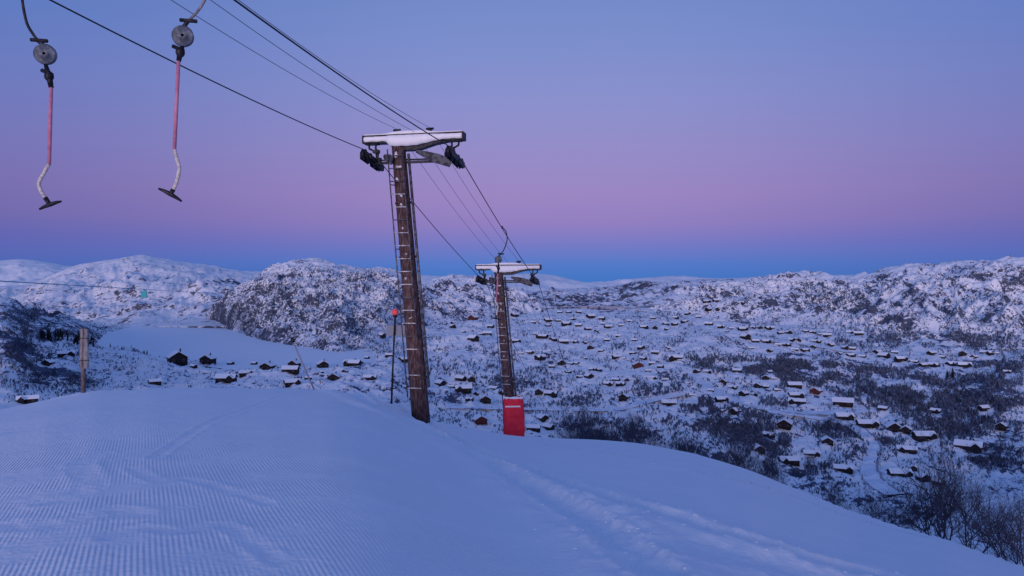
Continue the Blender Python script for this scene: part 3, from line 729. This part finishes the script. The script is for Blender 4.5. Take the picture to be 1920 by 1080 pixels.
# ---------------------------------------------------------------- cabins
def make_cabin(wx, wy, hw, hr, ridge_axis, wall, wing=None, name='cabin'):
    """a log cabin with a snow laden gable roof; ridge_axis 'x' = long side to the viewer, 'y' = gable to the viewer"""
    root = empty(name, (0,0,0))
    m = MB()
    def vol(cx_, cy_, wx, wy, hw, hr, ax, e=0):
        if ax == 'x': m.prism([(cy_-wy/2,-1.6),(cy_+wy/2,-1.6),(cy_+wy/2,hw),(cy_,hw+hr),(cy_-wy/2,hw)], 'x', (cx_-wx/2, cx_+wx/2))
        else: m.prism([(cx_-wx/2,-1.6),(cx_+wx/2,-1.6),(cx_+wx/2,hw),(cx_,hw+hr),(cx_-wx/2,hw)], 'y', (cy_-wy/2, cy_+wy/2))
    vol(0,0,wx,wy,hw,hr,ridge_axis)
    if wing: vol(*wing)
    W = m.build('wall', wall, root)
    def slab(mm, cx_, cy_, wx, wy, hw, hr, ax, t0, t1, ov, mi=0):
        hwid = (wy if ax == 'x' else wx)/2; k = hr/hwid; c_ = cy_ if ax == 'x' else cx_
        a = [(c_-hwid-ov, hw-k*ov+t0), (c_, hw+hr+t0), (c_+hwid+ov, hw-k*ov+t0), (c_+hwid+ov*.97, hw-k*ov+t1), (c_+.5*hwid, hw+hr*.5+t1+.06), (c_, hw+hr+t1), (c_-.5*hwid, hw+hr*.5+t1+.06), (c_-hwid-ov*.97, hw-k*ov+t1)]
        q = (wx/2+ov, cx_) if ax == 'x' else (wy/2+ov, cy_)
        mm.prism(a, 'x' if ax == 'x' else 'y', (q[1]-q[0], q[1]+q[0]), mi)
    rf = MB(); slab(rf, 0,0,wx,wy,hw,hr,ridge_axis,.03,.22,.65,0)
    if wing: slab(rf, *wing, .06,.24,.5,0)
    Ro = rf.build('roof', wall, root)
    sn = MB(); slab(sn, 0,0,wx,wy,hw,hr,ridge_axis,.225,.46,.60,0)
    if wing: slab(sn, *wing, .245,.44,.46,0)
    sn.build('roof_snow', 'snow', Ro)
    c = MB(); c.box((wx*.18, wy*.08, hw+hr+.55), (.6,.6,1.5)); c.box((wx*.18, wy*.08, hw+hr+1.33), (.7,.7,.12)); c.build('chimney', wall, Ro)
    fy = -wy/2
    for x in (-wx*.28, wx*.27):
        f = MB(); f.box((x, fy-.03, 1.35), (1.3,.06,1.1)); F_ = f.build('window', 'trim', root)
        g_ = MB(); g_.box((x, fy-.07, 1.35), (1.06,.03,.86)); g_.build('pane', 'glass', F_)
    f = MB(); f.box((0, fy-.03, 1.0), (1.0,.06,2.0)); f.build('door', wall, root)
    f = MB(); f.box((0, fy-1.1, -.2), (wx*.9,2.2,.16)); 
    for x in (-wx*.43, 0.1, wx*.43): f.box((x, fy-2.1, -.8), (.16,.16,1.2))
    f.build('deck', wall, root)
    return root
protos = {
 'L': make_cabin(12,6.5,2.5,1.9,'x','wood', (3.6,-1.2,4.2,7.6,2.45,1.7,'y')),
 'S': make_cabin(11,6.5,2.5,2.0,'x','wood'),
 'G': make_cabin(8.5,9.5,2.7,2.5,'y','wood'),
 'W': make_cabin(13,6,2.5,1.8,'x','wood', (-3.9,-1.2,3.8,7.2,2.45,1.8,'y')),
 'R': make_cabin(9.5,8,2.8,2.5,'y','redwood'),
}
protow = {'L':12.6,'S':12,'G':9.6,'W':13.6,'R':10.6}
first = {k: True for k in protos}
clusters = [
 ('between frozen lake and snow crest', 'snow-roofed dark cabin', [(359,690,16,'S'),(575,712,16,'S'),(474,684,14,'S'),(645,700,14,'S'),(384,703,16,'S'),(329,681,46,'G'),(387,680,32,'G'),(430,684,16,'S'),(459,705,32,'S'),(420,717,42,'L'),(284,722,26,'S'),(499,693,32,'G'),(550,688,25,'G'),
    (542,699,36,'S'),(603,689,28,'G'),(659,687,36,'W'),(624,713,30,'G'),(692,713,28,'L'),(545,724,34,'L'),(601,700,10,'S')]),
 ('on the wooded far left hillside', 'dark half-hidden cabin', [(118,669,34,'L'),(83,686,24,'G'),(38,758,42,'W')]),
 ('behind the rusty tower and marker pole', 'small dark cabin', [(729,669,20,'S'),(754,678,20,'G'),(714,632,20,'S'),(757,730,18,'S'),(687,673,12,'S')]),
 ('just right of the rusty tower', 'dark snow-roofed cabin', [(846,728,14,'S'),(893,742,14,'G'),(880,752,18,'S'),(825,724,22,'G'),(863,714,24,'S'),(883,715,20,'G'),(868,735,36,'W'),(910,755,30,'G'),(925,732,22,'S'),(943,741,18,'G')]),
 ('beside the red pad', 'large cabin', [(868,788,10,'S'),(899,795,34,'R'),(1017,790,26,'G'),(1001,809,30,'S'),(1029,807,26,'S')]),
 ('high left of the farther tower', 'tiny dark cabin', [(887,600,22,'R'),(850,607,12,'S'),(848,614,14,'S'),(868,624,11,'S'),(920,614,15,'S'),(901,628,12,'S'),(914,628,20,'S'),(887,639,22,'S')]),
 ('just below the pale road bank', 'tiny dark cabin', [(1000,606,12,'S'),(1046,603,13,'S'),(1075,600,12,'S'),(1120,622,12,'S'),(1165,612,12,'S'),(1180,604,12,'S'),(965,593,18,'S'),(1050,587,11,'S'),(1067,587,12,'S'),(1085,587,12,'S'),(1028,603,18,'S'),(1027,612,12,'S'),(1062,610,20,'L'),(1085,612,15,'S'),(1103,619,16,'S'),
    (1108,596,20,'S'),(1129,599,14,'S'),(1130,609,12,'S'),(1141,615,18,'S'),(1208,616,18,'L'),(1229,617,14,'S')]),
 ('crossing behind the farther tower', 'small dark cabin', [(1005,628,12,'S'),(1128,660,13,'S'),(1138,640,14,'S'),(1160,632,12,'S'),(968,642,20,'S'),(1017,634,26,'W'),(1037,639,16,'S'),(1057,644,22,'S'),(1078,644,18,'S'),(1097,645,12,'S'),(1108,654,17,'G')]),
 ('on the hillock beside the farther tower', 'small dark cabin', [(1035,690,14,'S'),(1065,700,14,'S'),(1097,674,12,'S'),(977,665,13,'S'),(993,664,20,'L'),(1013,674,26,'W'),(1053,684,20,'S'),(1070,684,13,'S'),(1082,684,12,'G'),(1110,695,14,'S'),(1123,696,15,'S')]),
 ('right of the farther tower foot', 'dark snow-roofed cabin', [(1013,739,22,'G'),(1033,743,28,'L'),(1087,709,15,'W'),(1105,710,20,'G'),(1142,724,22,'S'),(1165,724,20,'L'),(1156,715,17,'S'),(1177,716,14,'G'),(1172,750,25,'G')]),
 ('below the scrubby hump mid-valley', 'small dark cabin', [(1190,640,13,'S'),(1216,698,14,'S'),(1240,690,14,'S'),(1186,664,12,'S'),(1255,655,14,'S'),(1157,672,20,'S'),(1168,675,12,'S'),(1203,655,15,'S'),(1207,675,16,'S'),(1197,689,27,'R'),(1223,684,14,'S'),(1226,712,18,'L'),(1249,715,15,'S'),(1231,664,20,'S'),(1268,675,30,'W')]),
 ('highest under the right-hand ridge', 'tiny dark cabin', [(1290,590,12,'S'),(1310,596,12,'S'),(1370,590,12,'S'),(1225,598,12,'S'),(1249,609,14,'S'),(1265,610,14,'S'),(1267,598,14,'S'),(1283,605,14,'S'),(1252,619,12,'S'),(1326,567,16,'L'),(1344,566,16,'S'),(1391,570,14,'S'),(1398,575,12,'S'),(1329,582,14,'S'),(1347,582,12,'S')]),
 ('in the long row below the ridge', 'small dark cabin', [(1330,610,18,'S'),(1353,615,16,'L'),(1372,618,14,'S'),(1364,623,10,'S'),(1394,620,20,'L'),(1413,616,13,'S'),(1426,616,12,'G'),(1444,618,22,'W'),(1465,626,14,'S'),(1479,626,16,'G'),
    (1513,623,14,'S'),(1526,625,13,'L'),(1539,629,12,'S'),(1553,631,18,'S'),(1596,626,16,'L'),(1613,628,20,'S')]),
 ('across the open upper snowfield', 'small dark cabin', [(1445,660,14,'S'),(1560,650,14,'S'),(1410,655,12,'S'),(1399,635,20,'G'),(1418,642,16,'S'),(1437,643,20,'L'),(1461,649,14,'S'),(1477,649,18,'L'),(1486,640,14,'G'),(1499,640,14,'S'),(1533,643,18,'L'),(1527,653,14,'G'),(1492,658,16,'S'),(1511,659,18,'L'),
    (1587,655,15,'G'),(1601,656,14,'S'),(1578,665,10,'S'),(1596,669,20,'L'),(1619,671,16,'S')]),
 ('below the far right wooded cliff', 'small dark cabin', [(1680,663,14,'S'),(1770,672,14,'S'),(1830,672,14,'S'),(1893,700,16,'S'),(1648,663,17,'G'),(1660,671,22,'S'),(1692,677,24,'L'),(1716,681,20,'W'),(1734,688,20,'S'),(1755,688,22,'L'),(1750,665,22,'S'),(1808,666,20,'G'),(1854,665,24,'L'),(1870,665,14,'S'),(1786,686,26,'W'),(1812,689,26,'S')]),
 ('among birches left of the road', 'dark snow-roofed cabin', [(1460,735,16,'S'),(1300,745,16,'S'),(1405,760,14,'S'),(1335,735,14,'S'),(1445,700,14,'S'),(1290,722,14,'S'),(1308,699,16,'G'),(1327,700,18,'L'),(1384,698,20,'S'),(1438,712,20,'G'),(1454,713,15,'S'),(1358,720,20,'G'),(1376,730,20,'L'),(1424,727,20,'G'),(1439,728,14,'S'),(1397,742,20,'S'),(1416,743,14,'G'),
    (1355,754,26,'L'),(1256,761,33,'S'),(1358,774,12,'G'),(1381,776,22,'G')]),
 ('beside the upper road bend', 'white-roofed dark cabin', [(1492,727,30,'S'),(1495,746,30,'L'),(1498,758,36,'W'),(1533,738,27,'R'),(1584,761,44,'S')]),
 ('inside the valley road bend', 'large dark cabin', [(1475,802,36,'G'),(1444,820,26,'L'),(1425,849,29,'G'),(1483,872,42,'W'),(1525,857,34,'L'),(1555,833,28,'G'),(1586,886,40,'L')]),
 ('right of the valley road', 'large snow-laden cabin', [(1850,770,26,'S'),(1760,775,22,'L'),(1660,770,20,'S'),(1885,805,26,'S'),(1587,788,36,'L'),(1630,801,42,'L'),(1680,811,38,'G'),(1704,812,26,'G'),(1737,825,44,'L'),(1705,850,40,'W'),(1822,846,52,'L'),(1693,896,46,'L'),(1718,884,20,'G'),(1738,903,28,'G'),(1768,911,24,'S')]),
]
ordn = ['','second ','third ','fourth ','fifth ','sixth ','seventh ','eighth ','ninth ','tenth ','eleventh ','twelfth ','thirteenth ','fourteenth ','fifteenth ','sixteenth ','seventeenth ','eighteenth ','nineteenth ','twentieth ','twenty-first ','twenty-second ','twenty-third ','twenty-fourth ']
cab_px = []
rr = random.Random(5)
for where, look, lst in clusters:
    lst = sorted(lst)
    for i, (x, y, wd, k) in enumerate(lst):
        h = hit(x, y)
        if h is None: continue
        if h[1] is piste: h = hit(x, y-8)
        p = h[0]
        if k == 'S' and rr.random() < .3: k = 'G' if rr.random() < .5 else 'L'
        o = protos[k] if first[k] else copy_tree(protos[k])
        first[k] = False
        sc_ = wd*p.y/F/protow[k]*(.76 if k in 'GR' else .86)
        o.location = p+Vector((0, 2, .1)); o.rotation_euler = (0,0,(rr.uniform(-.85,.85) if wd < 28 else rr.uniform(-.35,.35))-math.atan2(p.x, p.y)*.6)
        o.scale = (sc_, sc_, sc_*rr.uniform(.92,1.15))
        nm = 'leftmost' if i == 0 else ('rightmost' if i == len(lst)-1 else ordn[i]+'from the left')
        lk = look
        if k == 'R': lk = 'reddish timber cabin'
        elif k == 'G' and wd > 24: lk = 'gable-fronted cabin'
        tag(o, '%s, %s %s' % (lk, nm, where), 'cabin', 'cabins scattered over the snowy valley')
        cab_px.append((x, y, wd))
print('cabins', len(cab_px))

# pale road bank on the plateau
h1 = hit(1022, 579); 
bank = MB(); vs = []; fs = []; nb = 36
for i in range(nb+1):
    x = 1018+185*i/nb; h = hit(x, 579.5-1.5*math.sin(i/nb*3)); p = h[0]
    dd_ = Vector((0,1,0)); hh = 2.2*math.sin(math.pi*min(1, max(0, i/nb)))**.4+.2
    for q in ((0,-1.0,-3),(0,-.5,hh),(0,4.5,hh+.3),(0,6,-3)): vs.append(Vector((p.x, p.y if i == 0 else vs[0].y+1+(i/nb)*20, (540-579.5)/F*p.y))+Vector(q) if False else Vector((p.x+q[0], p.y+q[1], p.z+q[2])))
for i in range(nb):
    for k in range(3): fs.append((i*4+k, i*4+k+4, i*4+k+5, i*4+k+1))
bank.add(vs, fs)
M['bankface'] = newmat('frosted_retaining_face', (.30,.29,.34), .9)
bo = bank.build('road_bank', ['bankface','snow'], None, False)
bo.data.polygons.foreach_set('material_index', [0 if k % 3 == 0 else 1 for k in range(len(fs))])
tag(bo, 'long pale road bank with a grey face, below the distant plateau', 'road bank')

# ---------------------------------------------------------------- trees
def bare_tree(seed, H, stems, levels, kids, r0, spread=.5, mat='bark'):
    q = random.Random(seed); m = MB()
    def br(p, d, L_, r, lv):
        nseg = 3 if lv < levels else 2; pts = [p]; dd_ = d.copy()
        for i in range(nseg):
            dd_ = (dd_+Vector((q.gauss(0,.16), q.gauss(0,.16), q.gauss(.07,.08)))).normalized(); pts.append(pts[-1]+dd_*L_/nseg)
        m.tube(pts, [r*(1-.75*i/nseg) for i in range(nseg+1)], 5 if lv == 0 else 3, cap=False)
        if lv < levels:
            for k in range(kids[lv]):
                t = q.uniform(.22, 1.0)*nseg; i = min(int(t), nseg-1); b = pts[i].lerp(pts[i+1], t-i)
                a = q.uniform(0, 2*math.pi); s = dd_.orthogonal().normalized(); u = dd_.cross(s)
                nd = (dd_*q.uniform(.5,1.0)+(s*math.cos(a)+u*math.sin(a))*q.uniform(.4,.95)+Vector((0,0,.18))).normalized()
                br(b, nd, L_*q.uniform(.38,.66), r*.48, lv+1)
    for k in range(stems):
        a = q.uniform(0, 2*math.pi); d = Vector((math.cos(a)*spread*q.random(), math.sin(a)*spread*q.random(), 1)).normalized()
        br(Vector((q.gauss(0,.12), q.gauss(0,.12), -.3)), d, H*q.uniform(.6,.8), r0*q.uniform(.7,1), 0)
    return m
near_t = [bare_tree(s, 4.6, 3, 4, [8,6,5,3], .075, .7).mesh('bare_birch', 'bark') for s in (1,2,3)]
bush_t = [bare_tree(s, 2.6, 7, 3, [8,6,4], .028, 1.0).mesh('bare_bush', 'bark') for s in (4,5,6)]
mid_t = [bare_tree(s, 6.0, 2, 3, [9,6,3], .07, .5).mesh('bare_birch', 'bark2') for s in (7,8,9)]
def spruce(seed, H):
    q = random.Random(seed); m = MB(); m.tube([(0,0,-.5),(0,0,H)], [.16,.02], 6)
    lay = int(H*2.6)
    for i in range(lay):
        z = H*(.08+.9*i/lay); r = (H*.24)*(1-i/lay)**.85+.12; n = 11
        for k in range(n):
            a = 2*math.pi*(k+q.random())/n; rr_ = r*q.uniform(.7,1.15); dz = -.28*rr_
            c_, s_ = math.cos(a), math.sin(a); w_ = .22*rr_+.08
            m.add([(0,0,z+.12), (c_*rr_*.55-s_*w_, s_*rr_*.55+c_*w_, z+dz*.6), (c_*rr_, s_*rr_, z+dz), (c_*rr_*.55+s_*w_, s_*rr_*.55-c_*w_, z+dz*.6), (c_*rr_*.5, s_*rr_*.5, z-.35)],
                  [(0,1,2),(0,2,3),(1,4,2),(4,3,2)], 1)
    return m.mesh('spruce', ['bark','needle'])
spr = [spruce(s, 7) for s in (1,2,3)]
def plant(me, loc, s, label, cat, group, name=None, sz=None):
    o = bpy.data.objects.new(name or me.name, me); C.objects.link(o); o.location = loc
    o.rotation_euler = (0,0,random.uniform(0,6.28)); o.scale = (s, s, sz or s)
    return tag(o, label, cat, group)
# near birches at lower right, each singled out
for i, (x, d, s, k, lab) in enumerate([
   (1575,50,1.0,'b','low bare bush, leftmost of those poking over the right-hand snow crest'),
   (1628,50,1.15,'b','low bare bush, second from the left along the right-hand snow crest'),
   (1690,52,1.25,'b','thin bare bush left of the dense dark birch at lower right'),
   (1745,54,1.4,'n','slim bare birch on the left flank of the dense dark birch at lower right'),
   (1782,50,1.55,'n','dense dark bare birch at lower right, biggest crown above the snow crest'),
   (1818,53,1.4,'n','bare birch on the right flank of the dense dark birch at lower right'),
   (1870,52,1.1,'b','spindly bare bush in the gap between the two big birches at lower right'),
   (1905,46,1.35,'n','tall leaning bare birch at the right edge of the picture'),
   (1950,48,1.5,'n','bare birch cut by the right edge of the picture'),
   (1655,60,.9,'b','small bare bush farther back behind the right-hand crest')]):
    X_ = (x-960)/F*d; z_ = drop(X_, d, [piste, valley])
    plant(random.choice(near_t if k == 'n' else bush_t), (X_, d, z_-.05), s, lab, 'tree' if k == 'n' else 'bush', 'bare birches and bushes over the right-hand crest')
for k in range(26):
    x = random.uniform(1050,1230) if k < 14 else random.uniform(1230,1540); d = random.uniform(62,88); X_ = (x-960)/F*d; z_ = drop(X_, d, [piste, valley])
    plant(random.choice(bush_t), (X_, d, z_-.05), random.uniform(1.1,1.7)*(1 if k < 30 else .85), 'bare dark bush in the thicket along the far side of the middle crest', 'bush', 'thicket behind the middle crest')
# valley birches in thickets
def on_road(x, y):
    return any((np.abs(g_[:,0]-x)/9+np.abs(g_[:,1]-y)/6).min() < 1 for g_ in ROADS)
def sample(box, n, thr=.35, dmin=60, dmax=900):
    o = []; tries = 0
    while len(o) < n and tries < n*60:
        tries += 1; x = random.uniform(box[0], box[2]); y = random.uniform(box[1], box[3])
        s = float(scrub_at(np.array(x), np.array(y)))
        if random.random() > s*1.3 or s < thr*random.random() or on_road(x, y): continue
        if vn(np.array(x/30.), np.array(y/12.), 91) < .38: continue
        if any(abs(x-a) < wd*.6 and -3 < y-b < 14 for a, b, wd in cab_px): continue
        h = hit(x, y)
        if h is None or h[1] in (piste, lake) or not dmin < h[0].y < dmax: continue
        o.append((h[0], h[1], x, y))
    return o
groups = [((0,590,240,765), 62, 'bare birch in the wood on the far left hillside', 'wood on the far left hillside'),
          ((1280,740,1500,860), 26, 'bare birch in the diagonal thicket left of the valley road', 'thicket left of the valley road'),
          ((1500,780,1640,900), 35, 'bare birch in the copse inside the valley road bend', 'copse inside the road bend'),
          ((1620,690,1920,880), 70, 'bare birch in the broad wood on the right of the valley', 'broad wood on the right'),
          ((1400,850,1920,990), 22, 'bare birch on the flats beyond the right-hand crest', 'birches beyond the right-hand crest')]
for box, n, lab, gp in groups:
    for p, ob, x, y in sample(box, n, dmax=420):
        s = random.uniform(.45,.95)*(.7 if p.y < 220 else 1); plant(random.choice(mid_t), p, s, lab, 'tree', gp)
# spruces
for i, (x, y, h_, lab) in enumerate([(1776,710,18,'left of two dark spruces standing alone in the right-hand snowfield'),(1786,710,22,'right of two dark spruces standing alone in the right-hand snowfield')]):
    p = hit(x, y)[0]; s = h_*p.y/F/7; plant(spr[i], p, s, lab, 'spruce', 'spruces in the valley')
for k in range(64):
    x = 70+rr.uniform(0,110) if k < 42 else rr.uniform(180,310); y = 628+(x-70)*.13+rr.uniform(-7,10) if k < 42 else 646+(x-180)*.17+rr.uniform(-2,3); p = hit(x, y)
    if p is None or p[1] is not valley: continue
    p = p[0]; s = (rr.uniform(10,16) if k < 42 else rr.uniform(6,10))*p.y/F/7; plant(spr[k % 3], p, s, 'dark spruce in the dense belt left of the frozen lake', 'spruce', 'spruce belt left of the lake', name='spruce')
# far scrub that nobody could count
q = random.Random(3)
TF = []
def add_tuft(p, H, n, sp): TF.append((p.x, p.y, p.z, H, n, sp))
for box, n, Hs in (((0,545,260,770), 1500, (.8,1.8)), ((1230,540,1920,700), 3600, (1.2,2.8)), ((760,600,1500,860), 3200, (1.0,2.4)), ((1280,690,1920,900), 5200, (1.3,3.0)), ((1400,850,1920,1000), 500, (.8,2.0))):
    for p, ob, x, y in sample(box, n, .2, 70, 1100):
        f_ = min(1, max(.45, p.y/350)); H = q.uniform(*Hs)*f_; add_tuft(p, H, 6, H*.5)
def rnd_fill(box, n, Hs, thr=.42):
    for _ in range(n):
        x = random.uniform(box[0], box[2]); y = random.uniform(box[1], box[3])
        if vn(np.array(x/38.), np.array(y/16.), 77)*.6+vn(np.array(x/11.), np.array(y/6.), 79)*.4 < thr or on_road(x, y): continue
        if any(abs(x-a) < wd*.6 and -3 < y-b < 12 for a, b, wd in cab_px): continue
        h = hit(x, y)
        if h is None or h[1] in (piste, lake, plat, mount): continue
        H = q.uniform(*Hs)*min(1, max(.4, h[0].y/400)); add_tuft(h[0], H, 4, H*.6)
rnd_fill((780,590,1920,870), 17000, (.8,2.3), .42); rnd_fill((230,655,760,730), 900, (.6,1.5)); rnd_fill((430,500,800,665), 4500, (1.0,2.4), .35); rnd_fill((1250,515,1920,660), 4500, (1.2,2.8), .5)
rnd_fill((0,590,260,760), 1800, (.5,1.5), .42); rnd_fill((1200,850,1920,1010), 1800, (.7,1.8), .38)
def tuft_mesh(T, mat, nm, lab, seed, wk):
    g = np.random.default_rng(seed); A = np.array(T); A = np.repeat(A, A[:, 4].astype(int), axis=0); n = len(A)
    a = g.uniform(0, 6.283, n); b = g.uniform(0, 6.283, n); o = A[:, 5]*g.random(n)*.5; sp = A[:, 5]*g.random(n); H = A[:, 3]*g.uniform(.5, 1, n)
    bx = A[:,0]+np.cos(b)*o; by = A[:,1]+np.sin(b)*o; tx = bx+np.cos(a)*sp; ty = by+np.sin(a)*sp; w_ = A[:,3]*wk; z = A[:,2]
    mx_ = (bx+tx)/2+g.uniform(-1,1,n)*A[:,5]*.5
    V = np.stack([np.stack([bx-w_, by, z-.2], -1), np.stack([bx+w_, by, z-.2], -1), np.stack([tx+w_*.3, ty, z+H], -1), np.stack([mx_, (by+ty)/2, z+H*.85], -1)], 1).reshape(-1, 3)
    i = np.arange(n)*4; Fc = np.concatenate([np.stack([i, i+1, i+2], -1), np.stack([i, i+2, i+3], -1)[::2]])
    me = bpy.data.meshes.new(nm); me.from_pydata(V.tolist(), [], Fc.tolist()); me.materials.append(M[mat]); me.update()
    o = bpy.data.objects.new(nm, me); C.objects.link(o); tag(o, lab, 'scrub', kind='stuff')
random.shuffle(TF); k = len(TF)*45//100
tuft_mesh(TF[:k], 'bark2', 'birch_scrub', 'dark low birch scrub scattered over the snowy valley and hills', 1, .024)
tuft_mesh(TF[k:], 'frosttwig', 'frosted_scrub', 'paler frosted twigs of birch scrub scattered over the snowy valley and hills', 2, .028)
print('tufts', len(TF))

# loose snow clods along the tracks
m = MB()
for pts, hw, dep, rg in tracks[:2]:
    g = spline([(*ground_px(*p), 0) for p in pts], 20)
    for p in g:
        for _ in range(2):
            X_ = p.x+random.gauss(0, hw*1.1); Y_ = p.y+random.gauss(0, hw*1.1)
            if Y_ < 4: continue
            z_ = drop(X_, Y_, [piste])
            if z_ is None: continue
            r = random.uniform(.012,.04)*(1.4 if random.random() < .1 else 1); m.ball((X_, Y_, z_-r*.2), r*.8, n=7, m=5, sq=(random.uniform(.8,1.5), random.uniform(.8,1.3), .7))
tag(m.build('snow_clods', 'snow', None, True), 'loose snow clods strewn along the ski tracks', 'snow clods', kind='stuff')
